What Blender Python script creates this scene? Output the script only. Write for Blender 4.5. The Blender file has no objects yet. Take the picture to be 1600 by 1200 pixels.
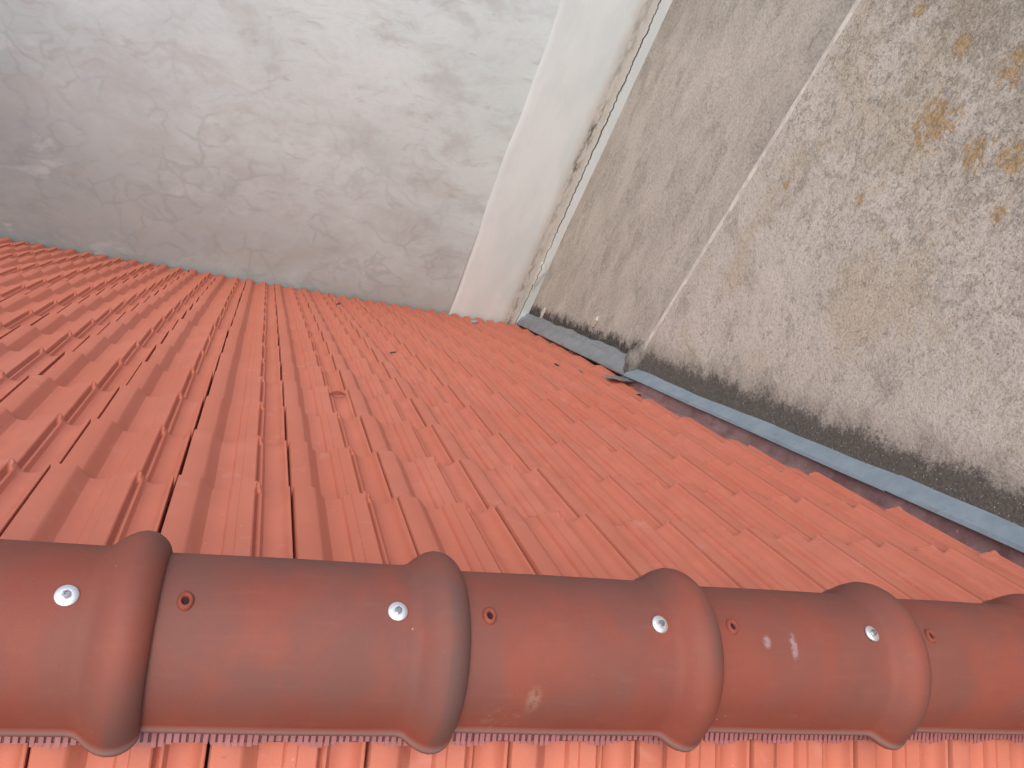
import bpy, bmesh, math, random
from mathutils import Vector, Matrix
random.seed(7)
SC = bpy.context.scene
COL = SC.collection
R = math.radians

# ---------------------------------------------------------------- camera
RIGHT = Vector((0.94035942, -0.11685257, 0.31948339))
DOWN = Vector((0.13509222, -0.7336505, -0.66596324))
FWD = Vector((0.31220866, 0.66940453, -0.67410928))
cam = bpy.data.cameras.new('camera'); cam_o = bpy.data.objects.new('camera', cam); COL.objects.link(cam_o)
M = Matrix.Identity(4)
for i in range(3):
    M[i][0] = RIGHT[i]; M[i][1] = -DOWN[i]; M[i][2] = -FWD[i]
M.translation = Vector((-0.13425747, -0.48060222, 1.08969545))
cam_o.matrix_world = M
cam.sensor_width = 36; cam.lens = 36 * 1257.6 / 1600; cam.clip_start = .02; cam.clip_end = 500
SC.camera = cam_o

# ---------------------------------------------------------------- world, sun, exposure
SUN_EL, SUN_AZ = 62.0, 219.0      # azimuth of the sun, clockwise from +y
w = bpy.data.worlds.new('World'); SC.world = w; w.use_nodes = True
nt = w.node_tree; nt.nodes.clear()
sky = nt.nodes.new('ShaderNodeTexSky'); sky.sky_type = 'NISHITA'; sky.sun_disc = False
sky.sun_elevation = R(SUN_EL); sky.sun_rotation = R(SUN_AZ)
sky.air_density = 1.0; sky.dust_density = 6.0; sky.ozone_density = 1.0
bg = nt.nodes.new('ShaderNodeBackground'); bg.inputs[1].default_value = .15
wo = nt.nodes.new('ShaderNodeOutputWorld')
nt.links.new(sky.outputs[0], bg.inputs[0]); nt.links.new(bg.outputs[0], wo.inputs[0])
sl = bpy.data.lights.new('sun', 'SUN'); sl.energy = .5; sl.angle = R(110); sl.color = (1, 1, .99)
so = bpy.data.objects.new('sun', sl); COL.objects.link(so)
sd = Vector((math.sin(R(SUN_AZ)) * math.cos(R(SUN_EL)), math.cos(R(SUN_AZ)) * math.cos(R(SUN_EL)), math.sin(R(SUN_EL))))
so.rotation_euler = sd.to_track_quat('Z', 'Y').to_euler(); so.location = sd * 20
SC.view_settings.view_transform = 'Standard'; SC.view_settings.look = 'None'
SC.view_settings.exposure = 0.62; SC.view_settings.gamma = 1
SC.render.engine = 'CYCLES'

# ---------------------------------------------------------------- node helpers
class NB:
    def __init__(s, name):
        s.m = bpy.data.materials.new(name); s.m.use_nodes = True; s.t = s.m.node_tree
        s.t.nodes.clear()
        s.out = s.t.nodes.new('ShaderNodeOutputMaterial'); s.b = s.t.nodes.new('ShaderNodeBsdfPrincipled')
        s.t.links.new(s.b.outputs[0], s.out.inputs[0])
        s.geo = s.t.nodes.new('ShaderNodeNewGeometry'); s.tc = s.t.nodes.new('ShaderNodeTexCoord')
        s.P = s.geo.outputs['Position']; s.O = s.tc.outputs['Object']
    def set(s, sock, v):
        if isinstance(v, bpy.types.NodeSocket): s.t.links.new(v, sock)
        else:
            if isinstance(v, tuple) and len(v) == 3 and len(sock.default_value) == 4: v = (*v, 1)
            sock.default_value = v
    def math(s, op, a, b=0.0, c=None, clamp=False):
        n = s.t.nodes.new('ShaderNodeMath'); n.operation = op; n.use_clamp = clamp
        s.set(n.inputs[0], a); s.set(n.inputs[1], b)
        if c is not None: s.set(n.inputs[2], c)
        return n.outputs[0]
    def vmath(s, op, a, b):
        n = s.t.nodes.new('ShaderNodeVectorMath'); n.operation = op
        s.set(n.inputs[0], a); s.set(n.inputs[1], b)
        return n.outputs['Value'] if op in ('DOT_PRODUCT', 'DISTANCE', 'LENGTH') else n.outputs[0]
    def scale(s, v, sc): return s.vmath('MULTIPLY', v, sc)
    def noise(s, v, scale, detail=4, rough=.55, dist=0.0):
        n = s.t.nodes.new('ShaderNodeTexNoise'); s.set(n.inputs['Vector'], v)
        n.inputs['Scale'].default_value = scale; n.inputs['Detail'].default_value = detail
        n.inputs['Roughness'].default_value = rough; n.inputs['Distortion'].default_value = dist
        return n.outputs['Fac']
    def noisec(s, v, scale, detail=3):
        n = s.t.nodes.new('ShaderNodeTexNoise'); s.set(n.inputs['Vector'], v)
        n.inputs['Scale'].default_value = scale; n.inputs['Detail'].default_value = detail
        return n.outputs['Color']
    def voro(s, v, scale, feature='F1'):
        n = s.t.nodes.new('ShaderNodeTexVoronoi'); n.feature = feature; s.set(n.inputs['Vector'], v)
        n.inputs['Scale'].default_value = scale
        return n.outputs['Distance']
    def ramp(s, x, a, b, lo=0.0, hi=1.0):
        n = s.t.nodes.new('ShaderNodeMapRange'); n.interpolation_type = 'SMOOTHSTEP'
        s.set(n.inputs[0], x); n.inputs[1].default_value = a; n.inputs[2].default_value = b
        n.inputs[3].default_value = lo; n.inputs[4].default_value = hi
        return n.outputs[0]
    def mix(s, f, a, b, mode='MIX'):
        n = s.t.nodes.new('ShaderNodeMix'); n.data_type = 'RGBA'; n.blend_type = mode
        s.set(n.inputs[0], f); s.set(n.inputs[6], a); s.set(n.inputs[7], b)
        return n.outputs[2]
    def sep(s, v):
        n = s.t.nodes.new('ShaderNodeSeparateXYZ'); s.set(n.inputs[0], v); return n.outputs
    def rnd(s):
        n = s.t.nodes.new('ShaderNodeObjectInfo'); return n.outputs['Random']
    def attr(s, name):
        n = s.t.nodes.new('ShaderNodeAttribute'); n.attribute_name = name; return n.outputs['Fac']
    def bump(s, h, strength, dist, prev=None):
        n = s.t.nodes.new('ShaderNodeBump'); s.set(n.inputs['Height'], h)
        n.inputs['Strength'].default_value = strength; n.inputs['Distance'].default_value = dist
        if prev is not None: s.t.links.new(prev, n.inputs['Normal'])
        return n.outputs[0]
    def done(s, col, rough=.8, normal=None, metal=0.0, spec=.5):
        s.set(s.b.inputs['Base Color'], col); s.set(s.b.inputs['Roughness'], rough)
        s.set(s.b.inputs['Metallic'], metal); s.set(s.b.inputs['Specular IOR Level'], spec)
        if normal is not None: s.t.links.new(normal, s.b.inputs['Normal'])
        return s.m

PITCH = 0.6359
CP, SP = math.cos(PITCH), math.sin(PITCH)

# ---------------------------------------------------------------- materials
def mat_tile():
    n = NB('orange_clay')
    r = n.rnd()
    off = n.t.nodes.new('ShaderNodeCombineXYZ'); n.set(off.inputs[0], n.math('MULTIPLY', r, 37.0)); n.set(off.inputs[1], n.math('MULTIPLY', r, 91.0))
    v = n.vmath('ADD', n.P, off.outputs[0])
    big = n.noise(n.P, 1.3, 3)
    mid = n.noise(v, 9, 4)
    fine = n.noise(v, 420, 2, .7)
    c = n.mix(n.ramp(mid, .3, .7), (.47, .145, .093), (.515, .170, .112))
    c = n.mix(n.ramp(r, 0, 1, 0, .55), c, (.465, .132, .078))
    c = n.mix(n.ramp(big, .45, .75, 0, .35), c, (.47, .170, .128))
    # dusty pale bloom in patches and fine darker drag marks along the fall
    bloom = n.noise(v, 14, 3, .5, .6)
    c = n.mix(n.ramp(bloom, .62, .78, 0, .45), c, (.53, .235, .19))
    speck = n.ramp(n.noise(v, 95, 2, .5), .72, .78, 0, .35)
    c = n.mix(speck, c, (.66, .42, .33))
    dk = n.math('MULTIPLY', n.ramp(n.noise(n.P, 60, 3, .6), .65, .73, 0, .4), n.ramp(n.noise(n.P, 2.2, 2), .5, .66))
    c = n.mix(dk, c, (.16, .085, .06))
    c = n.mix(n.math('MULTIPLY', n.ramp(fine, .3, .7), .16), c, (.40, .10, .055))
    b = n.bump(fine, .35, .0006); b = n.bump(mid, .3, .002, b)
    return n.done(c, n.ramp(mid, .3, .7, .6, .75), b, spec=.35)

def mat_ridge():
    n = NB('smoked_clay')
    r = n.rnd()
    off = n.t.nodes.new('ShaderNodeCombineXYZ'); n.set(off.inputs[0], n.math('MULTIPLY', r, 57.0)); n.set(off.inputs[1], n.math('MULTIPLY', r, 23.0))
    v = n.vmath('ADD', n.O, off.outputs[0])
    base = n.mix(n.ramp(n.noise(v, 6, 3), .3, .7), (.215, .050, .031), (.245, .063, .040))
    smoke = n.noise(n.scale(v, (1.6, 1, 1)), 4.5, 4, .55, .4)
    xyz = n.sep(n.O)
    # the kiln-darkened crown of each tile: strongest over the top and on the collar
    crown = n.ramp(xyz[2], -.015, .085)
    collar = n.math('MULTIPLY', n.ramp(xyz[0], .055, .075), n.ramp(xyz[2], -.04, .03))
    f = n.math('MAXIMUM', n.math('MULTIPLY', crown, .66), n.math('MULTIPLY', collar, .95))
    f = n.math('MULTIPLY', f, n.ramp(smoke, .36, .60, .30, 1.0))
    f = n.math('MULTIPLY', f, n.ramp(r, 0, 1, 1.0, .68))
    c = n.mix(f, base, (.112, .070, .062))
    bead = n.attr('bead')
    c = n.mix(n.math('MULTIPLY', bead, .75), c, (.215, .15, .135))
    # chips and flecks
    fl = n.ramp(n.noise(v, 130, 2, .5), .75, .80, 0, .7)
    fl = n.math('MULTIPLY', fl, n.ramp(n.noise(v, 9, 2), .5, .62))
    c = n.mix(fl, c, (.62, .33, .20))
    # chalky smears and one splash of mortar, where they lie on the ridge
    def smear(c, p, rad, stretch, col, th=.5, sc=80):
        d = n.vmath('LENGTH', n.vmath('MULTIPLY', n.vmath('SUBTRACT', n.P, p), stretch), (0, 0, 0))
        m = n.ramp(d, rad * .35, rad, 1, 0)
        k = n.math('MULTIPLY', m, n.ramp(n.noise(n.P, sc, 4, .7), th - .09, th + .09))
        return n.mix(n.math('MULTIPLY', k, .5), c, col)
    c = smear(c, (.712, .034, .07), .013, (1.3, 1, .4), (.36, .30, .33), .46)
    c = smear(c, (.762, .030, .07), .03, (3.2, 1, .4), (.36, .30, .33), .5)
    c = smear(c, (.317, -.047, .03), .022, (1.4, 1, .5), (.30, .20, .14), .44)
    c = smear(c, (.275, -.062, -.01), .05, (.9, 2.5, .6), (.30, .13, .08), .6)
    fine = n.noise(v, 520, 2, .7)
    c = n.mix(n.math('MULTIPLY', n.ramp(fine, .35, .65), .12), c, (.16, .05, .035))
    pore = n.ramp(n.noise(v, 260, 3, .6), .66, .74)
    c = n.mix(n.math('MULTIPLY', pore, .35), c, (.08, .04, .03))
    drag = n.noise(n.scale(v, (.35, 2, 2)), 34, 4, .65)
    c = n.mix(n.ramp(drag, .52, .72, 0, .06), c, (.33, .15, .11))
    b = n.bump(fine, .45, .0008); b = n.bump(pore, -.3, .0006, b); b = n.bump(n.noise(v, 20, 3), .3, .0025, b)
    return n.done(c, n.ramp(smoke, .3, .7, .58, .68), b, spec=.25)

def mat_left_wall():
    n = NB('stained_plaster')
    P = n.P; x = n.sep(P)
    wp = n.vmath('ADD', P, n.scale(n.vmath('SUBTRACT', n.noisec(P, 1.6, 3), (.5, .5, .5)), (.5, .5, .5)))
    c = n.mix(n.ramp(n.noise(P, 1.1, 5, .6), .35, .68), (.575, .70, .715), (.635, .765, .785))
    # dampness with shade painted in: greyer towards foot and far end, noise-torn edge
    damp_shade = n.math('ADD', n.math('MULTIPLY', x[2], -.62), n.math('MULTIPLY', x[0], -.25))
    damp_shade = n.math('ADD', damp_shade, n.math('MULTIPLY', n.noise(wp, 1.0, 5, .6), 1.5))
    c = n.mix(n.ramp(damp_shade, 1.5, 3.6, 0, .85), c, (.33, .395, .41))
    damp_shade2 = n.math('ADD', n.math('MULTIPLY', x[2], -.35), n.math('MULTIPLY', x[0], -.75))
    damp_shade2 = n.math('ADD', damp_shade2, n.math('MULTIPLY', n.noise(wp, 1.7, 5, .62), 1.0))
    c = n.mix(n.ramp(damp_shade2, 2.0, 3.6, 0, .65), c, (.19, .23, .25))
    # brown washes along trowelled bands
    wv = n.vmath('ADD', n.scale(wp, (.55, 1, 1.5)), (4, 0, 2))
    br = n.noise(wv, 2.3, 6, .62, .5)
    c = n.mix(n.ramp(br, .52, .74, 0, .5), c, (.42, .43, .40))
    c = n.mix(n.ramp(n.noise(n.vmath('ADD', wv, (9, 0, 3)), 6.5, 5, .62, .6), .55, .74, 0, .38), c, (.34, .325, .30))
    # cloudy pale cells divided by darker veins
    ve = n.voro(n.vmath('ADD', wp, n.scale(n.noisec(P, 5, 5), (.2, .2, .2))), 4.6, 'DISTANCE_TO_EDGE')
    low = n.math('MULTIPLY', n.ramp(ve, 0, .13, 1, 0), n.ramp(n.math('ADD', damp_shade, n.noise(P, 3, 2)), 2.2, 3.3))
    low = n.math('MULTIPLY', low, n.ramp(n.noise(wp, 3.1, 3), .42, .6))
    c = n.mix(n.math('MULTIPLY', low, .27), c, (.20, .215, .22))
    cell = n.noise(wp, 5.5, 2, .4)
    c = n.mix(n.math('MULTIPLY', n.ramp(cell, .52, .68), n.ramp(damp_shade, 1.9, 2.8, 0, .08)), c, (.50, .55, .57))
    ve2 = n.voro(wp, 1.7, 'DISTANCE_TO_EDGE')
    c = n.mix(n.math('MULTIPLY', n.ramp(ve2, 0, .05, 1, 0), n.ramp(n.noise(P, 1.2, 2), .45, .6, 0, .0)), c, (.36, .35, .33))
    cl = n.noise(n.vmath('ADD', n.scale(P, (.8, 1, 1.3)), (2, 0, 8)), 2.6, 6, .66, .3)
    c = n.mix(n.ramp(cl, .46, .66, 0, .42), c, (.37, .40, .395))
    c = n.mix(n.ramp(cl, .46, .34, 0, .22), c, (.66, .74, .745))
    # small scabs
    sc = n.ramp(n.noise(n.scale(wp, (.7, 1, 1.6)), 26, 4, .6), .68, .74, 0, .45)
    c = n.mix(n.math('MULTIPLY', sc, n.ramp(n.noise(P, 3, 2), .5, .62)), c, (.30, .28, .25))
    fine = n.noise(n.scale(wp, (.4, 1, 1.2)), 40, 4, .65)
    c = n.mix(n.math('MULTIPLY', n.ramp(fine, .35, .65), .10), c, (.38, .37, .35))
    b = n.bump(n.noise(n.scale(wp, (.5, 1, 1.3)), 14, 5, .6), .22, .008); b = n.bump(n.noise(P, 110, 3), .25, .002, b)
    return n.done(c, .85, b, spec=.25)

def mat_strip():
    n = NB('whitewashed_render')
    P = n.P; x = n.sep(P)
    c = n.mix(n.ramp(n.noise(n.scale(P, (1, 1, .35)), 5, 4, .6), .35, .65), (.61, .71, .72), (.67, .765, .775))
    wob = n.noise(n.scale(P, (0, 0, 1)), 5, 5, .7)
    # warmer unpainted band beside the crack
    band = n.math('MULTIPLY', n.ramp(n.math('ADD', x[0], n.math('MULTIPLY', wob, .10)), 2.27, 2.36), n.ramp(x[0], 2.39, 2.43, 1, 0))
    c = n.mix(n.math('MULTIPLY', band, .75), c, (.52, .52, .47))
    # black mould following the crack
    sx = n.math('ADD', 2.335, n.math('MULTIPLY', n.math('SUBTRACT', wob, .5), .10))
    d = n.math('ABSOLUTE', n.math('SUBTRACT', x[0], sx))
    zmask = n.math('MAXIMUM', n.math('MULTIPLY', n.ramp(x[2], -2.55, -2.2), n.ramp(x[2], -1.75, -1.35, 1, 0)),
                   n.math('MULTIPLY', n.ramp(x[2], -3.1, -3.3), n.ramp(x[2], -3.95, -3.8, .9, .6)))
    zmask = n.math('MAXIMUM', zmask, .45)
    m = n.math('MULTIPLY', n.ramp(d, .0, .06, 1, 0), n.ramp(n.noise(n.scale(P, (1.8, 1, .5)), 16, 5, .7), .42, .62))
    c = n.mix(n.math('MULTIPLY', m, zmask), c, (.13, .125, .10))
    # the crack itself
    jag = n.noise(n.scale(P, (0, 0, 1)), 9, 8, .75)
    cx = n.math('ADD', 2.418, n.math('MULTIPLY', n.math('SUBTRACT', jag, .5), .09))
    d2 = n.math('ABSOLUTE', n.math('SUBTRACT', x[0], cx))
    wd = n.math('MULTIPLY', n.ramp(n.noise(n.scale(P, (0, 0, 1)), 3, 2), .3, .6, .7, 1.0), n.ramp(x[2], -3.2, -2.4, .6, 1))
    cr = n.ramp(n.math('DIVIDE', d2, wd), .003, .0085, 1, 0)
    c = n.mix(cr, c, (.03, .028, .025))
    b = n.bump(n.noise(n.scale(P, (1, 1, .5)), 20, 5, .6), .3, .008)
    return n.done(c, .85, b, spec=.25)

def mat_right_wall(name, far):
    n = NB(name)
    P = n.P; x = n.sep(P)
    wp = n.vmath('ADD', P, n.scale(n.vmath('SUBTRACT', n.noisec(P, 4, 3), (.5, .5, .5)), (.22, .22, .22)))
    hgt = n.vmath('DOT_PRODUCT', P, (0, SP, CP))
    grain = n.noise(P, 75 if not far else 55, 4, .75)
    grain2 = n.noise(P, 190, 2, .7)
    gr_ = n.math('MULTIPLY', n.math('SUBTRACT', n.noise(P, 60, 5, .8), .5), .42)
    if far:
        c = n.mix(n.ramp(n.noise(n.scale(wp, (1, 1.4, .5)), 3.2, 5, .65), .36, .64), (.44, .425, .38), (.56, .54, .48))
        st = n.noise(n.scale(wp, (1, 1.25, .7)), 4.0, 6, .7, .2)
        c = n.mix(n.ramp(n.math('ADD', st, gr_), .48, .70, 0, .60), c, (.22, .215, .195))
        up = n.math('ADD', hgt, n.math('MULTIPLY', n.noise(wp, 2.5, 4), 1.2))
        c = n.mix(n.ramp(up, 2.6, 3.9, 0, .5), c, (.19, .18, .155))
    else:
        c = n.mix(n.ramp(n.noise(wp, 3.0, 5, .6), .36, .64), (.54, .525, .475), (.60, .585, .53))
        c = n.mix(n.ramp(n.math('ADD', n.noise(n.vmath('ADD', wp, (3, 1, 7)), 5.5, 6, .72), gr_), .50, .66, 0, .62), c, (.27, .268, .245))
        c = n.mix(n.ramp(n.noise(n.vmath('ADD', wp, (1, 6, 2)), 2.1, 4, .6), .50, .64, 0, .5), c, (.45, .39, .26))
        # dark blotchy weathering higher up
        up = n.math('ADD', n.math('MULTIPLY', x[2], .55), n.math('MULTIPLY', n.noise(wp, 9, 5, .7), 1.2))
        c = n.mix(n.ramp(n.math('ADD', up, gr_), .66, .92, 0, .62), c, (.235, .215, .16))
        spots = n.ramp(n.noise(n.vmath('ADD', wp, (8, 2, 2)), 22, 4, .65), .60, .68)
        c = n.mix(n.math('MULTIPLY', spots, .6), c, (.20, .18, .12))
        mo = n.noise(n.vmath('ADD', P, (2, 9, 4)), 26, 6, .74)
        ur = n.ramp(n.math('ADD', n.math('ADD', x[2], n.math('MULTIPLY', x[1], .25)), n.math('MULTIPLY', n.noise(wp, 4, 4), 1.6)), .45, 1.35)
        c = n.mix(n.math('MULTIPLY', n.ramp(mo, .51, .58), n.math('MULTIPLY', ur, .6)), c, (.245, .235, .185))
        c = n.mix(n.math('MULTIPLY', n.ramp(n.noise(n.vmath('ADD', P, (7, 1, 4)), 48, 5, .7), .58, .64), n.math('MULTIPLY', ur, .6)), c, (.17, .155, .11))
        c = n.mix(n.math('MULTIPLY', n.ramp(n.noise(n.vmath('ADD', P, (1, 2, 8)), 34, 6, .75), .54, .62), .4), c, (.62, .585, .53))
        # orange and ochre lichen colonies
        lm = None
        for (yy, zz, rr) in [(2.17, .18, .15), (2.02, .50, .10), (1.74, .30, .09), (1.63, .13, .06), (2.74, -.50, .035), (2.64, .43, .05), (2.30, .44, .07), (1.9, .22, .09), (1.55, .38, .1), (2.25, -.24, .05)]:
            d = n.vmath('DISTANCE', n.vmath('MULTIPLY', P, (0, 1, 1)), (0, yy, zz))
            k = n.ramp(d, rr * .25, rr * 1.1, 1, 0)
            lm = k if lm is None else n.math('MAXIMUM', lm, k)
        ln = n.noise(n.vmath('ADD', P, (5, 5, 5)), 30, 4, .65)
        lich = n.ramp(n.math('ADD', ln, n.math('MULTIPLY', lm, .21)), .62, .67)
        lich = n.math('MULTIPLY', lich, n.ramp(lm, 0, .12))
        lc = n.mix(n.ramp(n.noise(P, 45, 2), .38, .6), (.47, .26, .055), (.27, .20, .08))
        c = n.mix(n.math('MULTIPLY', lich, .72), c, lc)
        bl = n.ramp(n.vmath('DISTANCE', n.vmath('MULTIPLY', P, (0, 1, 1)), (0, 2.22, .29)), .006, .022, 1, 0)
        c = n.mix(n.math('MULTIPLY', bl, .7), c, (.25, .28, .34))
    c = n.mix(n.ramp(grain, .42, .66, 0, .42), c, (.50, .44, .36))
    c = n.mix(n.ramp(grain, .58, .34, 0, .42), c, (.17, .15, .12))
    g3 = n.noise(P, 150, 3, .8)
    c = n.mix(n.ramp(g3, .44, .30, 0, .55), c, (.14, .125, .10))
    c = n.mix(n.ramp(g3, .56, .70, 0, .5), c, (.60, .56, .49))
    c = n.mix(n.ramp(grain2, .62, .72, 0, .6), c, (.10, .09, .075))
    # moss and grime caught above the flashing
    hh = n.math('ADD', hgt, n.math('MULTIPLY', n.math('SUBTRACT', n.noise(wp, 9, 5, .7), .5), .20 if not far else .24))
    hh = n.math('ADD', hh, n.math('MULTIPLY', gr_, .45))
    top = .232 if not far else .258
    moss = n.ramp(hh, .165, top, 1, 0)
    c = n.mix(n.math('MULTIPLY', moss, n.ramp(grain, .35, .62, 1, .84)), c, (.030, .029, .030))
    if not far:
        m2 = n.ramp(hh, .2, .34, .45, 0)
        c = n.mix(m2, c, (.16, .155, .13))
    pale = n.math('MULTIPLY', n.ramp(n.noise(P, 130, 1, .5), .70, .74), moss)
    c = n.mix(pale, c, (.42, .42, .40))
    b = n.bump(grain, .6, .004); b = n.bump(n.noise(wp, 12, 5, .7), .5, .015, b)
    return n.done(c, .92, b, spec=.2)

def mat_simple(name, col, rough=.6, metal=0.0, var=.2, scale=20, col2=None, spec=.5, bump=.0):
    n = NB(name)
    f = n.noise(n.P, scale, 4, .6)
    c2 = col2 or tuple(a * (1 - var) for a in col)
    c = n.mix(n.ramp(f, .35, .65), col, c2)
    b = n.bump(n.noise(n.P, scale * 3, 4), bump, .003) if bump else None
    return n.done(c, n.ramp(f, .3, .7, rough * .85, min(1, rough * 1.15)), b, metal, spec)

def mat_metal(name, a, b_, stain, rough, metal):
    n = NB(name)
    P = n.P
    c = n.mix(n.ramp(n.noise(P, 9, 5, .65), .35, .65), a, b_)
    c = n.mix(n.ramp(n.noise(P, 26, 5, .7, .5), .56, .68, 0, .5), c, stain)
    sc = n.ramp(n.noise(n.scale(P, (6, 1, 1)), 60, 2, .5), .70, .74, 0, .35)
    c = n.mix(sc, c, (.6, .62, .64))
    b = n.bump(n.noise(P, 7, 3), .35, .012); b = n.bump(n.noise(P, 70, 3), .15, .001, b)
    return n.done(c, n.ramp(n.noise(P, 13, 4), .3, .7, rough * .8, rough * 1.2), b, metal, .5)

M_TILE = mat_tile(); M_RIDGE = mat_ridge()
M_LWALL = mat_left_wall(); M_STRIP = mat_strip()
M_FAR = mat_right_wall('streaked_roughcast', True); M_NEAR = mat_right_wall('lichened_roughcast', False)
M_DECK = mat_simple('dark_underlay', (.035, .02, .016), .95)
M_COMB = mat_simple('pink_plastic', (.36, .135, .135), .5, var=.15, scale=40)
M_COMBB = mat_simple('plum_plastic', (.13, .04, .045), .6, var=.2, scale=40)
M_ZINC = mat_metal('blue_grey_zinc', (.20, .26, .31), (.235, .30, .35), (.15, .19, .22), .55, .2)
M_UPST = mat_metal('dull_upstand_zinc', (.32, .21, .21), (.22, .125, .125), (.34, .29, .31), .42, .3)  # reddish reflection of the tiles painted into the sheet's colour
M_LEAD = mat_metal('grey_lead', (.30, .35, .40), (.37, .43, .48), (.25, .23, .235), .36, .75)
M_MORTAR = mat_simple('grey_mortar', (.215, .21, .19), .95, var=.35, scale=25, bump=.6, spec=.2)
M_STEEL = mat_simple('bright_steel', (.80, .80, .80), .42, .8, var=.1, scale=300)
M_HEAD = mat_simple('dull_steel', (.36, .38, .40), .4, .9, var=.2, scale=300)
M_HOLE = mat_simple('hole_dark', (.02, .01, .008), .9)
M_DARK = mat_simple('dark_debris', (.05, .035, .03), .9, scale=80)
M_STONE = mat_simple('grey_pebble', (.34, .34, .36), .7, scale=90, var=.5)
M_FLAKE = mat_simple('loose_paint', (.60, .56, .50), .85, scale=50, bump=.3)
M_GROUND = mat_simple('yard_concrete', (.20, .19, .17), .95, scale=3, var=.4, bump=.3)
M_ARRIS = mat_simple('worn_arris', (.70, .68, .61), .9, scale=14, var=.25, bump=.5, spec=.2)

# ---------------------------------------------------------------- object helpers
def link(o, parent=None):
    COL.objects.link(o)
    if parent: o.parent = parent
    return o
def tag(o, label=None, cat=None, group=None, kind=None):
    if label: o['label'] = label
    if cat: o['category'] = cat
    if group: o['group'] = group
    if kind: o['kind'] = kind
    return o
def empty(name, loc=(0, 0, 0)):
    o = bpy.data.objects.new(name, None); o.location = loc; o.empty_display_size = .05
    return link(o)
def mesh(name, vs, fs, mat, smooth=None):
    me = bpy.data.meshes.new(name); me.from_pydata([tuple(v) for v in vs], [], fs)
    bm = bmesh.new(); bm.from_mesh(me); bmesh.ops.recalc_face_normals(bm, faces=bm.faces); bm.to_mesh(me); bm.free()
    me.materials.append(mat)
    if smooth is not None:
        me.shade_smooth(); me.set_sharp_from_angle(angle=R(smooth))
    return me
def obj(name, me, parent=None):
    return link(bpy.data.objects.new(name, me), parent)
def box(x0, x1, y0, y1, z0, z1, vs, fs):
    b = len(vs)
    vs += [(x, y, z) for z in (z0, z1) for y in (y0, y1) for x in (x0, x1)]
    fs += [tuple(b + i for i in f) for f in ((0, 2, 3, 1), (4, 5, 7, 6), (0, 1, 5, 4), (2, 6, 7, 3), (0, 4, 6, 2), (1, 3, 7, 5))]
def roofp(x, s, n=0.0): return Vector((x, s * CP + n * SP, -s * SP + n * CP))

# ---------------------------------------------------------------- ground far below
me = mesh('ground', [(-60, -60, -9), (60, -60, -9), (60, 60, -9), (-60, 60, -9)], [(0, 1, 2, 3)], M_GROUND)
tag(obj('ground', me), kind='structure')

# ---------------------------------------------------------------- left (facing) wall
YW = 5.560
lw = empty('plaster_wall', (0, YW, -9))
tag(lw, 'tall pale grey stained plaster wall standing behind the low eave of the tiled roof', 'wall')
def wall_grid(name, f, nu, nv, mat, parent, smooth=40):
    vs, fs = [], []
    for j in range(nv + 1):
        for i in range(nu + 1): vs.append(f(i / nu, j / nv))
    for j in range(nv):
        for i in range(nu):
            a = j * (nu + 1) + i; fs.append((a, a + 1, a + nu + 2, a + nu + 1))
    return obj(name, mesh(name, vs, fs, mat, smooth), parent)
def wob(a, b, k):   # gentle unevenness of hand-laid plaster
    return k * (math.sin(a * 2.1 + 1.3 * math.sin(b * 1.7)) + .5 * math.sin(b * 3.3 + a * 1.1))
vs, fs = [], []
box(-3.6, 4.2, YW + .02, YW + .42, -9, 1.9, vs, fs)
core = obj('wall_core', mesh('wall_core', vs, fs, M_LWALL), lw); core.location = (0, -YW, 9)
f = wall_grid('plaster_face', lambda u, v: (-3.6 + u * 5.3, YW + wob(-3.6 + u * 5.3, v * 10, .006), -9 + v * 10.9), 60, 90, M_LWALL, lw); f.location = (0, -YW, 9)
# whiter render coat, 9 mm proud, running up beside the corner; its raw left edge wavers
vs, fs = [], []
NV = 160
for j in range(NV + 1):
    z = -9 + j * 10.9 / NV
    xe = 1.70 + .007 * math.sin(z * 3.1) + .004 * math.sin(z * 9.7 + 1) - .02 * (z + 2.5) * .3
    y = YW - .008
    vs += [(xe - .01, YW + .008, z), (xe + .012, YW - .005, z), (xe + .05, y, z), (2.10, y - .002 + wob(2.1, z, .002), z), (2.62, y, z)]
for j in range(NV):
    for i in range(4):
        a = j * 5 + i; fs.append((a, a + 1, a + 6, a + 5))
st = obj('render_strip', mesh('render_strip', vs, fs, M_STRIP, 30), lw); st.location = (0, -YW, 9)
tag(st, 'whiter render strip with a long crack and black mould beside the corner')
# lifted flake of render near the foot of the crack
def flake(name, pts, nrm, mat, parent=None, th=.006, lift=.02):
    n_ = Vector(nrm)
    c = sum((Vector(p) for p in pts), Vector()) / len(pts)
    vs = [Vector(p) + n_ * (lift * (.2 + .8 * random.random())) for p in pts] + [Vector(p) + n_ * (.001) for p in pts]
    k = len(pts)
    vs.append(c + n_ * (lift * .9)); 
    fs = [(i, (i + 1) % k, 2 * k) for i in range(k)] + [(i, (i + 1) % k, k + (i + 1) % k, k + i) for i in range(k)]
    return mesh(name, vs, fs, mat, 30)
fl = obj('render_flake', flake('render_flake', [(2.395, YW - .009, -3.30), (2.43, YW - .009, -3.24), (2.47, YW - .009, -3.36), (2.455, YW - .009, -3.52), (2.425, YW - .009, -3.62), (2.40, YW - .009, -3.45)], (0, -1, 0), M_STRIP, lift=.03), lw)
fl.location = (0, -YW, 9)

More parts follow.
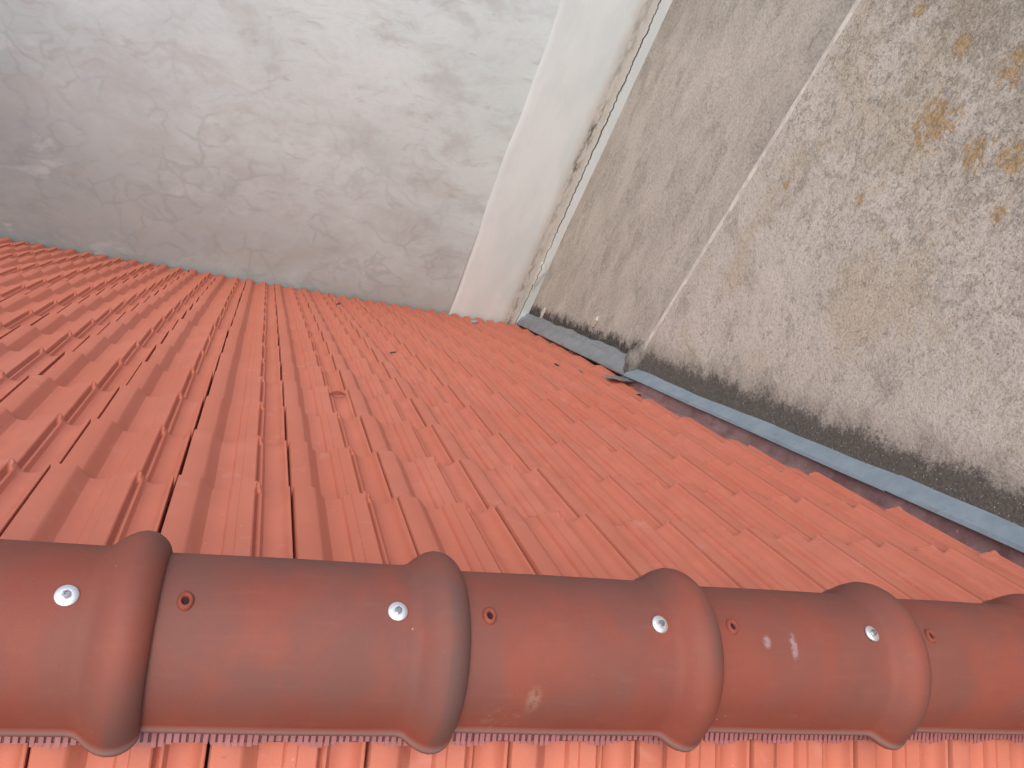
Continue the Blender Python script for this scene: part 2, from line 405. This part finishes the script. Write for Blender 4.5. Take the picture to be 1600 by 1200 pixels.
# ---------------------------------------------------------------- right wall (two planes, the near one proud)
XN = 2.25; YN = 3.10                       # near section and its end
FX0, FY0, FX1, FY1 = 2.345, 3.0, 2.50, 5.551  # far section, skewed
rw = empty('roughcast_wall', (2.5, 2.0, -9))
tag(rw, 'tan roughcast wall with lichen and a black mossy foot, rising along the right side of the roof', 'wall')
def put(o): o.location = (-2.5, -2.0, 9); return o
put(wall_grid('far_wall_section', lambda u, v: (FX0 + (FX1 + .0 - FX0) * u + wob(u * 3, v * 12, .004), FY0 + (FY1 - FY0) * u, -9 + v * 11.6), 30, 110, M_FAR, rw))
rw.children[0]['label'] = 'recessed smoother section with dark vertical streaks beside the corner'
# near section with a rounded arris at its far end
vs, fs = [], []
prof = []
for k in range(9):
    t = k / 8; prof.append((XN + .004 * t + .034 * t ** 5, YN - .060 * (1 - t) ** 1.3))
NJ = 150
YS = [-2.5, -1, 0] + [0.2 * i for i in range(1, 15)] + [2.9]
ys = [y for y in YS if y < YN - .07]
for j in range(NJ + 1):
    z = -9 + 11.6 * j / NJ
    jit = .004 * math.sin(z * 9) + .003 * math.sin(z * 23 + 1)
    for y in ys: vs.append((XN + wob(y, z, .004), y, z))
    for (x, y) in prof: vs.append((x + jit * .4, y + jit, z))
    vs.append((2.6, YN + jit, z))
W = len(ys) + len(prof) + 1
for j in range(NJ):
    for i in range(W - 1):
        a = j * W + i; fs.append((a, a + 1, a + W + 1, a + W))
nw = mesh('near_wall_section', vs, fs, M_NEAR, 50)
nw.materials.append(M_ARRIS)
for pl in nw.polygons:
    if pl.center.y > YN - .058: pl.material_index = 1
o = put(obj('near_wall_section', nw, rw)); o['label'] = 'proud rough section spotted with orange lichen'
vs, fs = [], []
box(2.56, 3.0, -2.5, YW + .3, -9, 2.6, vs, fs)
put(obj('wall_core', mesh('wall_core', vs, fs, M_FAR), rw))
# hollow plaster blisters near the flashing
for nm, pts in [('plaster_blister', [(0, .045, -.03), (0, .0, .06), (0, -.03, .03), (0, -.025, -.06), (0, .01, -.09)])]:
    for k, (yy, nn, sc) in enumerate([(5.17, .195, 1.0), (4.06, .28, .8)]):
        u = (yy - FY0) / (FY1 - FY0); xx = FX0 + (FX1 - FX0) * u
        zz = (nn - yy * SP) / CP
        b = obj(nm, flake(nm, [(xx - .001, yy + p[1] * sc, zz + p[2] * sc) for p in pts], (-1, 0, 0), M_FLAKE, lift=.025), rw); put(b)

# ---------------------------------------------------------------- tiled roof
TW, TL, S0, NROW = .2476, .4333, .8022, 15
STEP = .027
SADJ = [.012, -.016, -.012, .0, .0] + [0] * 20
XV = [2.205, 2.175, 2.135, 2.10, 2.075, 2.06, 2.09, 2.26, 2.30, 2.335, 2.36, 2.40, 2.44, 2.47, 2.49]
PROF = [(.009, -.030), (.011, -.005), (.020, -.0006), (.10, 0), (.190, 0), (.206, -.0014), (.224, -.0050), (.276, -.0182), (.293, -.0218), (.312, -.0255), (.365, -.0272), (.425, -.0255),
        (.462, -.0225), (.473, -.0150), (.484, -.0125), (.545, -.0108), (.554, -.0068), (.60, -.0055), (.650, -.0035), (.668, -.0025), (.680, -.0045),
        (.692, -.0155), (.703, -.0185), (.714, -.0145), (.724, -.0125), (.740, -.0128), (.750, -.0165), (.768, -.0225), (.80, -.0255), (.84, -.0265), (.885, -.0250), (.915, -.0210),
        (.935, -.0160), (.948, -.0110), (.962, -.0055), (.980, -.0030), (.986, -.0040), (.988, -.030)]
NOSE = {.668: .0012, .680: .0020, .692: .0018, .703: .0008, .714: -.0012, .724: -.0048, .740: -.0115, .750: -.0155, .768: -.0205}
VST = [0, .004, .010, .024, .034, .12, .24, .36, TL + .055]
_cache = {}
def tile_mesh(cut=1.0, variant=0, wscale=1.0):
    key = (round(cut, 3), variant, wscale)
    if key in _cache: return _cache[key]
    rr = random.Random(variant * 31 + 5)
    pr = [p for p in PROF if p[0] <= cut]
    if cut < .99:
        for a, b in zip(PROF, PROF[1:]):
            if a[0] < cut < b[0]:
                t = (cut - a[0]) / (b[0] - a[0]); h = a[1] + t * (b[1] - a[1]); pr.append((cut, h)); pr.append((cut + .004, h - .03)); break
    vs, fs = [], []
    tw_ = TW * wscale
    warp = rr.uniform(-.0012, .0012); skew = rr.uniform(-.0010, .0010)
    for v in VST:
        for (u, h) in pr:
            hh = h
            if v <= .012 and u in NOSE: hh = NOSE[u] if v <= .010 else h
            if 0.012 < v < .03 and u in NOSE: hh = (NOSE[u] + h) / 2
            if v == 0: hh -= .0022
            x = u * tw_ + skew * (v / TL) + rr.uniform(-.0001, .0001)
            vs.append((x, v, hh - STEP * v / TL + warp * math.sin(u * 3.14) ))
    k = len(pr)
    for j in range(len(VST) - 1):
        for i in range(k - 1):
            a = j * k + i; fs.append((a, a + 1, a + k + 1, a + k))
    # lower end face and underside
    b0 = len(vs)
    for (u, h) in pr: vs.append((u * tw_, 0.001, max(h, -.0265) - .0145))
    for i in range(k - 1): fs.append((i + 1, i, b0 + i, b0 + i + 1))
    b1 = len(vs)
    for (u, h) in pr: vs.append((u * tw_, VST[-1], max(h, -.0265) - .0145 - STEP * VST[-1] / TL))
    for i in range(k - 1): fs.append((b0 + i + 1, b0 + i, b1 + i, b1 + i + 1))
    me = mesh('roof_tile', vs, fs, M_TILE, 28)
    _cache[key] = me
    return me

rf = empty('tiled_roof', (0, 0, 0))
tag(rf, 'steep orange-red clay tiled roof falling away below the ridge to the pale stained wall', 'roof')

def cam_px(P):
    d = Vector(P) - Vector((-0.13425747, -0.48060222, 1.08969545))
    z = d.dot(FWD)
    return (800 + 1257.6 * d.dot(RIGHT) / z, 600 + 1257.6 * d.dot(DOWN) / z) if z > .05 else None
def clip_area(poly):
    def clip(pts, ax, lim, sign):
        out = []
        for i in range(len(pts)):
            a, b = pts[i - 1], pts[i]
            ia, ib = sign * (a[ax] - lim) <= 0, sign * (b[ax] - lim) <= 0
            if ia != ib:
                t = (lim - a[ax]) / (b[ax] - a[ax]); out.append((a[0] + t * (b[0] - a[0]), a[1] + t * (b[1] - a[1])))
            if ib: out.append(b)
        return out
    for ax, lim, sg in ((0, 0, -1), (0, 1600, 1), (1, 0, -1), (1, 1200, 1)):
        poly = clip(poly, ax, lim, sg)
        if not poly: return 0
    return abs(sum(poly[i - 1][0] * poly[i][1] - poly[i][0] * poly[i - 1][1] for i in range(len(poly)))) / 2

# far slope placements
specs = []   # (matrix, mesh, visible area)
for j in range(NROW):
    s_low = S0 + TL * j + SADJ[j]
    imin = -9 - int(j * .3)
    for i in range(imin, 11):
        x = i * TW
        if x + .2 * TW > XV[j]: continue
        cut = 1.0
        if x + TW > XV[j]: cut = max(.2, round((XV[j] - x) / TW, 2))
        if cut > .93: cut = 1.0
        me = tile_mesh(cut, random.randint(0, 5) if cut == 1 else 0)
        dx, ds, dn = random.gauss(0, .0010), random.gauss(0, .0018), random.uniform(-.0008, .0012)
        rz = random.gauss(0, .0020); rx = random.gauss(0, .0022)
        o = roofp(x + dx, s_low + ds, dn)
        ax = Vector((1, 0, 0)); ay = Vector((0, -CP, SP)); az = ax.cross(ay)
        # tile's local +y points up the slope, its local z out of the roof
        B = Matrix(((ax.x, ay.x, 0, 0), (ax.y, ay.y, SP, 0), (ax.z, ay.z, CP, 0), (0, 0, 0, 1)))
        mt = Matrix.Translation(o) @ B @ Matrix.Rotation(rz, 4, 'Z') @ Matrix.Rotation(rx, 4, 'X')
        s_up = max(s_low - TL, .35)
        q = [cam_px(roofp(xx, ss)) for xx, ss in ((x, s_low), (x + TW * cut, s_low), (x + TW * cut, s_up), (x, s_up))]
        specs.append((mt, me, clip_area(q)))
# near slope: apex line of the two slopes
AY, AZ = .05, -.05 * math.tan(PITCH)
NWS = .905
for i in range(-9, 11):
    x = -.112 + NWS * TW * i
    if x < -2.2 or x > 2.2: continue
    me = tile_mesh(1.0, 20 + i % 3, NWS)
    s_low = .52
    o = Vector((x + random.gauss(0, .001), AY - s_low * CP, AZ - s_low * SP))
    B = Matrix(((1, 0, 0, 0), (0, CP, -SP, 0), (0, SP, CP, 0), (0, 0, 0, 1)))
    # columns (1,0,0) (0,CP,SP) (0,-SP,CP)
    mt = Matrix.Translation(o) @ B @ Matrix.Rotation(random.gauss(0, .002), 4, 'Z')
    q = [cam_px((xx, yy, AZ - (AY - yy) * math.tan(PITCH))) for xx, yy in ((x, -.15), (x + .22, -.15), (x + .22, -.06), (x, -.06))]
    specs.append((mt, me, clip_area(q)))
# mirrored handedness on the far slope: its profile runs left to right as seen from the camera
specs.sort(key=lambda s: -s[2])
for (mt, me, a) in specs[:100]:
    if mt.determinant() < 0:
        key = me.name + '_m'
    o = obj('roof_tile', me, rf); o.matrix_world = mt
# the rest of the tiles: one part
vs, fs = [], []
for (mt, me, a) in specs[100:]:
    b = len(vs); vs += [mt @ v.co for v in me.vertices]; fs += [tuple(b + k for k in pl.vertices) for pl in me.polygons]
me = bpy.data.meshes.new('roof_tile'); me.from_pydata([tuple(v) for v in vs], [], fs); me.materials.append(M_TILE)
me.shade_smooth(); me.set_sharp_from_angle(angle=R(28))
rest = obj('roof_tile', me, rf); tag(rest, 'smaller tiles of the lower courses down to the eave', kind='stuff')
# deck under the tiles
vs, fs = [], []
def slab(q, th):
    b = len(vs); vs.extend(q); vs.extend([Vector(p) - Vector((0, 0, th)) for p in q])
    fs.extend([(b, b + 1, b + 2, b + 3), (b + 7, b + 6, b + 5, b + 4)] + [(b + i, b + 4 + i, b + 4 + (i + 1) % 4, b + (i + 1) % 4) for i in range(4)])
slab([roofp(-4.2, .08, -.075), roofp(2.24, .08, -.075), roofp(2.24, 6.84, -.075), roofp(-4.2, 6.84, -.075)], .06)
slab([Vector((-4.2, AY, AZ - .09)), Vector((2.24, AY, AZ - .09)), Vector((2.24, -2.2, AZ - .09 - (AY + 2.2) * math.tan(PITCH))), Vector((-4.2, -2.2, AZ - .09 - (AY + 2.2) * math.tan(PITCH)))], .06)
# roof-side strip under the wider lower courses
slab([roofp(2.241, 3.68, -.075), roofp(2.40, 3.68, -.075), roofp(2.50, 6.84, -.075), roofp(2.241, 6.84, -.075)], .06)
obj('roof_deck', mesh('roof_deck', vs, fs, M_DECK), rf)

# ---------------------------------------------------------------- ridge tiles
RY, RZ, RR, RP, RX0 = .058, -.047, .123, .41, -.303
XR = [(-.352, .1105), (-.30, .1115), (-.15, .1145), (-.02, .1155), (.018, .1158), (.026, .1166), (.032, .1188), (.037, .1226), (.043, .1280), (.050, .1332), (.059, .1380), (.069, .1405), (.079, .1400), (.087, .1374), (.0945, .1326), (.100, .1270), (.1035, .1215), (.1050, .1175), (.1050, .1150)]
def ridge_mesh(seed):
    rr = random.Random(seed)
    vs, fs = [], []; bead = []
    th = [-90, -88, -86.5, -84.5, -83, -81.5, -80] + [-78 + i * 4.0 for i in range(40)] + [80, 81.5, 83, 84.5, 86.5, 88, 90]
    for (x, r) in XR:
        r += .007
        for t in th:
            at = abs(t); rb = r; bd = 0
            if 83 < at: rb = r + .0035; bd = 1 if at < 88 else 0
            if at >= 90: rb = r + .0005
            a = R(t)
            drop = .012 * max(0, (at - 60) / 30)
            vs.append((x + rr.uniform(-.0002, .0002), -rb * math.sin(a), rb * math.cos(a) - drop)); bead.append(bd)
    k = len(th)
    for j in range(len(XR) - 1):
        for i in range(k - 1):
            a = j * k + i; fs.append((a, a + 1, a + k + 1, a + k))
    # inner skin
    b0 = len(vs)
    for x, r in ((-.352, .099), (.0, .101), (.04, .103), (.07, .118), (.098, .115), (.1050, .105)):
        for t in th:
            a = R(t); drop = .012 * max(0, (abs(t) - 60) / 30)
            vs.append((x, -r * math.sin(a), r * math.cos(a) - drop)); bead.append(0)
    nI = 6
    for j in range(nI - 1):
        for i in range(k - 1):
            a = b0 + j * k + i; fs.append((a, a + k, a + k + 1, a + 1))
    last = (len(XR) - 1) * k; li = b0 + (nI - 1) * k
    for i in range(k - 1): fs.append((last + i, last + i + 1, li + i + 1, li + i)); fs.append((i + 1, i, b0 + i, b0 + i + 1))
    # long rims
    xo = [p[0] for p in XR]
    for e in (0, k - 1):
        inner = [b0 + j * k + e for j in range(nI)]; outer = [j * k + e for j in range(len(XR))]
        fs.append(tuple(outer + inner[::-1]))
    me = mesh('ridge_tile', vs, fs, M_RIDGE, 45)
    at_ = me.attributes.new('bead', 'FLOAT', 'POINT')
    for i, b in enumerate(bead): at_.data[i].value = b
    return me
def revolve(prof, n, name, mat, sm=40, ell=(1, 1)):
    vs, fs = [], []
    for (r, z) in prof:
        for k in range(n):
            a = 2 * math.pi * k / n; vs.append((r * math.cos(a) * ell[0], r * math.sin(a) * ell[1], z))
    for j in range(len(prof) - 1):
        for k in range(n):
            fs.append((j * n + k, j * n + (k + 1) % n, (j + 1) * n + (k + 1) % n, (j + 1) * n + k))
    fs.append(tuple(range((len(prof) - 1) * n, len(prof) * n)))
    return mesh(name, vs, fs, mat, sm)
washer_me = revolve([(.0125, -.002), (.0140, .0008), (.0136, .0026), (.0115, .0042), (.0065, .0050), (.0045, .0046)], 36, 'washer', M_STEEL)
head_me = revolve([(.0052, .0046), (.0054, .0074), (.0050, .0084), (.0030, .0086), (.0026, .0070)], 6, 'screw_head', M_HEAD, 20)
rubber_me = revolve([(.0128, -.003), (.0134, -.0018), (.0128, -.0004)], 30, 'seal_ring', M_HOLE)
boss_me = revolve([(.0128, -.003), (.0116, .0014), (.0098, .0040), (.0076, .0050), (.0060, .0042), (.0048, .0012), (.0046, -.002)], 32, 'nail_boss', M_RIDGE, 60, (.88, 1.12))
plug_me = revolve([(.0047, -.001), (.0040, .0014)], 24, 'nail_hole', M_HOLE, 60, (.88, 1.12))

RLAB = {0: 'ridge tile at the left edge of the photo, its darkened collar overlapping the next tile',
        1: 'second ridge tile from the left, smooth and brownish between two collars with one screw',
        2: 'middle ridge tile with a brown mortar splash low on its near side',
        3: 'ridge tile with pale chalky smears beside its empty nail hole',
        4: 'ridge tile running out of the right edge of the photo'}
for k in range(-4, 6):
    lab = RLAB.get(k, {-1: 'first ridge tile out of view beyond the left edge of the photo', -2: 'second ridge tile out of view beyond the left edge of the photo', -3: 'third ridge tile out of view beyond the left edge of the photo', -4: 'fourth ridge tile out of view, where the ridge ends on the left'}[k] if k < 0 else 'last ridge tile against the roughcast wall')
    t = empty('ridge_tile', (RX0 + k * RP + (random.uniform(-.002, .002)), RY, RZ))
    if k == 5: lab = 'last ridge tile, at the foot of the roughcast wall'
    tag(t, lab, 'ridge tile', 'overlapping ridge tiles along the top of the roof')
    t.rotation_euler = (random.uniform(-.006, .006), random.uniform(.000, .007), random.uniform(-.008, .008))
    b = obj('tile_body', ridge_mesh(k + 10), t)
    # screw stands slightly toward the viewer off the crown
    tilt = R(-2.2)
    sy, sz = RR * math.sin(tilt), RR * math.cos(tilt)
    s = obj('screw', head_me, t); s.location = (0, sy, sz); s.rotation_euler = (-tilt + random.uniform(-.08, .08), random.uniform(-.1, .1), random.random())
    w_ = obj('washer', washer_me, s); r_ = obj('seal_ring', rubber_me, s)
    bs = obj('nail_boss', boss_me, t); bs.location = (-.276, sy + .002, sz - .0035); bs.rotation_euler = (-tilt, 0, 0)
    pg = obj('nail_hole', plug_me, bs)
# comb strip under the near rim
vs, fs = [], []
x = -1.9; kk = 0
base_y0, base_z0 = -.015, -.070
cb = empty('comb_strip', (0, -.03, -.09))
tag(cb, 'pink plastic comb strip peeping out under the near rim of the ridge tiles', 'ridge comb')
rr = random.Random(3)
while x < 2.2:
    pan = math.sin((x + .112) / (NWS * TW) * 2 * math.pi * 2) 
    l = .046 + .003 * pan + rr.uniform(-.001, .001)
    wd = .0062 + rr.uniform(-.0008, .0008)
    lean = rr.gauss(0, .0004)
    y1 = base_y0 - l * .95; z1 = base_z0 - l * .72 - .006
    b = len(vs)
    for (xx, yy, zz) in ((x, base_y0, base_z0), (x + wd, base_y0, base_z0), (x + wd + lean, y1, z1), (x + lean, y1, z1)):
        vs.append((xx, yy, zz)); vs.append((xx, yy + .001, zz - .0015))
    fs += [(b, b + 2, b + 4, b + 6), (b + 1, b + 7, b + 5, b + 3), (b + 2, b + 3, b + 5, b + 4), (b, b + 6, b + 7, b + 1), (b + 4, b + 5, b + 7, b + 6)]
    x += .0096 + rr.uniform(-.0006, .0006) ; kk += 1
o = obj('comb_teeth', mesh('comb_teeth', vs, fs, M_COMB), cb); o.location = (0, .03, .09)
vs, fs = [], []
box(-1.95, 2.2, -.020, .12, -.078, -.068, vs, fs)
b = len(vs); vs += [(-1.95, -.020, -0.0777), (2.2, -.020, -0.0777), (2.2, -.0545, -0.1087), (-1.95, -.0545, -0.1087), (-1.95, -.020, -0.0807), (2.2, -.020, -0.0807), (2.2, -.0545, -0.1117), (-1.95, -.0545, -0.1117)]
fs += [(b, b + 1, b + 2, b + 3), (b + 7, b + 6, b + 5, b + 4), (b + 3, b + 2, b + 6, b + 7), (b, b + 3, b + 7, b + 4), (b + 2, b + 1, b + 5, b + 6), (b + 1, b, b + 4, b + 5)]
o = obj('comb_carrier', mesh('comb_carrier', vs, fs, M_COMBB), cb); o.location = (0, .03, .09)

# ---------------------------------------------------------------- flashings
def strip(name, rows, mat, parent, smooth=35, th=.003, label=None):
    """rows: list of cross-sections, each a list of Vectors; given a thickness downwards"""
    vs, fs = [], []
    k = len(rows[0])
    for r_ in rows: vs += r_
    for j in range(len(rows) - 1):
        for i in range(k - 1):
            a = j * k + i; fs.append((a, a + 1, a + k + 1, a + k))
    me = mesh(name, vs, fs, mat, smooth)
    bm = bmesh.new(); bm.from_mesh(me)
    bmesh.ops.solidify(bm, geom=bm.faces, thickness=th); bm.to_mesh(me); bm.free()
    me.shade_smooth(); me.set_sharp_from_angle(angle=R(smooth))
    o = obj(name, me, parent)
    if label: o['label'] = label
    return o
fa = empty('zinc_flashing', (2.22, 1.5, -1.1))
tag(fa, 'smooth blue-grey zinc capping with a darker upstand, along the foot of the proud roughcast wall', 'flashing')
def rel(o, e): o.location = -Vector(e.location); return o
segs = [(-.9, 1.352), (1.349, 3.715)]
for a, b in segs:
    rows = []
    n = 26
    for j in range(n + 1):
        s = a + (b - a) * j / n
        if s < .1: continue
        lift = .004 if (a < 0) else 0.0
        wv = .0025 * math.sin(s * 6.1) + .0015 * math.sin(s * 15)
        # gentle sag beyond the joint
        rows.append([roofp(2.256, s, .083 + lift + wv), roofp(2.252, s, .079 + lift + wv), roofp(2.198 + wv, s, .034 + lift), roofp(2.194 + wv, s, .022 + lift), roofp(2.200 + wv, s, .018 + lift)])
    rel(strip('cap_sheet', rows, M_ZINC, fa, 30), fa)
rows = []
for j in range(60):
    s = .12 + j * (3.70 - .12) / 59
    wv = .004 * math.sin(s * 9) + .003 * math.sin(s * 23)
    rows.append([roofp(2.222, s, .045), roofp(2.214 + wv, s, .0), roofp(2.208 + wv, s, -.038), roofp(2.10, s, -.058), roofp(2.0, s, -.064)])
rel(strip('upstand', rows, M_UPST, fa, 40, .002), fa)

fb = empty('lead_flashing', (2.4, 4.5, -3.2))
tag(fb, 'crumpled grey lead flashing dressed into the corner beside the recessed streaked wall', 'flashing')
rr = random.Random(11)
S_A, S_B = 3.62, 6.90
for a, b in ((S_A, 4.62), (4.56, S_B)):
    rows = []
    n = int((b - a) / .035)
    for j in range(n + 1):
        s = a + (b - a) * j / n
        y = s * CP; u = (y - FY0) / (FY1 - FY0); X = FX0 + (FX1 - FX0) * u
        up = .004 if a < 4 else 0
        w1 = .006 * math.sin(s * 7.3) + .004 * math.sin(s * 19 + 1) + rr.uniform(-.0009, .0009)
        w2 = .003 * math.sin(s * 11) + rr.uniform(-.001, .001)
        sw = .03 * (1 - u)
        rows.append([roofp(X + .004, s, .135 + w1), roofp(X - .006 , s, .132 + w1), roofp(X - .022, s, .098 + w1 * .4), roofp(X - .032, s, .094 + w2 + up),
                     roofp(X - .044 - up, s, .082 + w2 + up), roofp(X - .062 + w2 - sw, s, .040), roofp(X - .074 + w2 - sw, s, .006 + up), roofp(X - .070 - sw, s, .002)])
    rel(strip('lead_sheet', rows, M_LEAD, fb, 35), fb)
# small dressed lap of lead where the two flashings meet
vs = [];
rows = []
for j in range(9):
    s = 3.58 + j * .020
    k = 1 - abs(j - 4.5) / 6
    rows.append([roofp(2.225, s, .012), roofp(2.17, s, .003 + .003 * math.sin(j * 2)), roofp(2.10 + .01 * math.sin(j * 3), s, .001 + .003 * math.cos(j * 1.7)), roofp(2.10 - .09 * k * k, s + .01 * math.sin(j), .001)])
rel(strip('lead_lap', rows, M_LEAD, fb, 40, label='crumpled lead tongue lying over the tiles at the joint'), fb)

# mortar fillet at the end of the proud wall
bm = bmesh.new(); bmesh.ops.create_icosphere(bm, subdivisions=4, radius=1)
rr = random.Random(2)
for v in bm.verts:
    c = v.co
    f_ = 1 + .10 * math.sin(c.x * 5 + c.z * 4) + .07 * math.sin(c.y * 9 + 1) + .04 * math.sin(c.z * 17 + c.x * 9)
    v.co = Vector((c.x * .078, c.y * .090, c.z * .145)) * f_
me = bpy.data.meshes.new('mortar_fillet'); bm.to_mesh(me); bm.free(); me.materials.append(M_MORTAR); me.shade_smooth()
o = obj('mortar_fillet', me); o.location = (2.280, 3.075, (.13 - 3.075 * SP) / CP)
tag(o, 'rounded lump of grey mortar where the two wall sections meet above the flashing joint', 'mortar')

# ---------------------------------------------------------------- litter on the tiles
def lump(name, loc, r, sc, mat, label, cat, rot=0, group=None, sub=2):
    bm = bmesh.new(); bmesh.ops.create_icosphere(bm, subdivisions=sub, radius=r)
    q_ = random.Random(hash(label) % 99 if False else len(label))
    for v in bm.verts: v.co = Vector((v.co.x * sc[0], v.co.y * sc[1], v.co.z * sc[2])) * q_.uniform(.8, 1.15)
    me = bpy.data.meshes.new(name); bm.to_mesh(me); bm.free(); me.materials.append(mat)
    o = obj(name, me); o.location = loc
    o.rotation_euler = (-PITCH, 0, rot)
    tag(o, label, cat, group)
    return o
# curved shard of clay standing in the third course
vs, fs = [], []
n = 12
for j in range(n + 1):
    t = j / n; a = t * 1.5
    cx, cy = .055 * t, -.014 * math.sin(a * 1.6)
    hgt = .014 * math.sin(math.pi * min(1, t * .9 + .1)) + .003
    for (dy, dz) in ((-.004, 0), (-.003, hgt), (.003, hgt * .9), (.004, 0)): vs.append((cx, cy + dy, dz))
for j in range(n):
    for i in range(3): a = j * 4 + i; fs.append((a, a + 1, a + 5, a + 4))
fs += [(0, 3, 2, 1), (n * 4, n * 4 + 1, n * 4 + 2, n * 4 + 3)]
o = obj('clay_shard', mesh('clay_shard', vs, fs, M_RIDGE, 40)); o.location = roofp(.175, 2.02, -.020); o.rotation_euler = (-PITCH, 0, .25)
tag(o, 'thin curved shard of dark red clay lying mid-slope on the tiles', 'shard')
lump('dead_leaf', roofp(.62, 3.40, -.012), 0.017, (1.2, .7, .3), M_DARK, 'small black scrap lying on the tiles left of the middle of the slope', 'debris', .4)
lump('pebble', roofp(1.84, 6.36, -.008), .038, (1.1, .9, .6), M_STONE, 'grey pebble resting on the last course near the white render strip', 'pebble', .2)
lump('dead_leaf', roofp(1.80, 3.93, -.004), 0.018, (1.1, .7, .4), M_DARK, 'black crumb lying on the tiles beside the lead flashing', 'debris', -.5)
lump('moss_tuft', roofp(1.94, 3.86, -.014), 0.019, (1.3, .8, .4), M_MORTAR, 'olive-grey tuft of moss on the tiles just below the lead flashing', 'moss', .1)
lump('dead_leaf', roofp(.51, 5.84, -.008), 0.022, (1.5, .5, .4), M_DARK, 'dark sliver on the far tiles close to the eave', 'debris', .8)
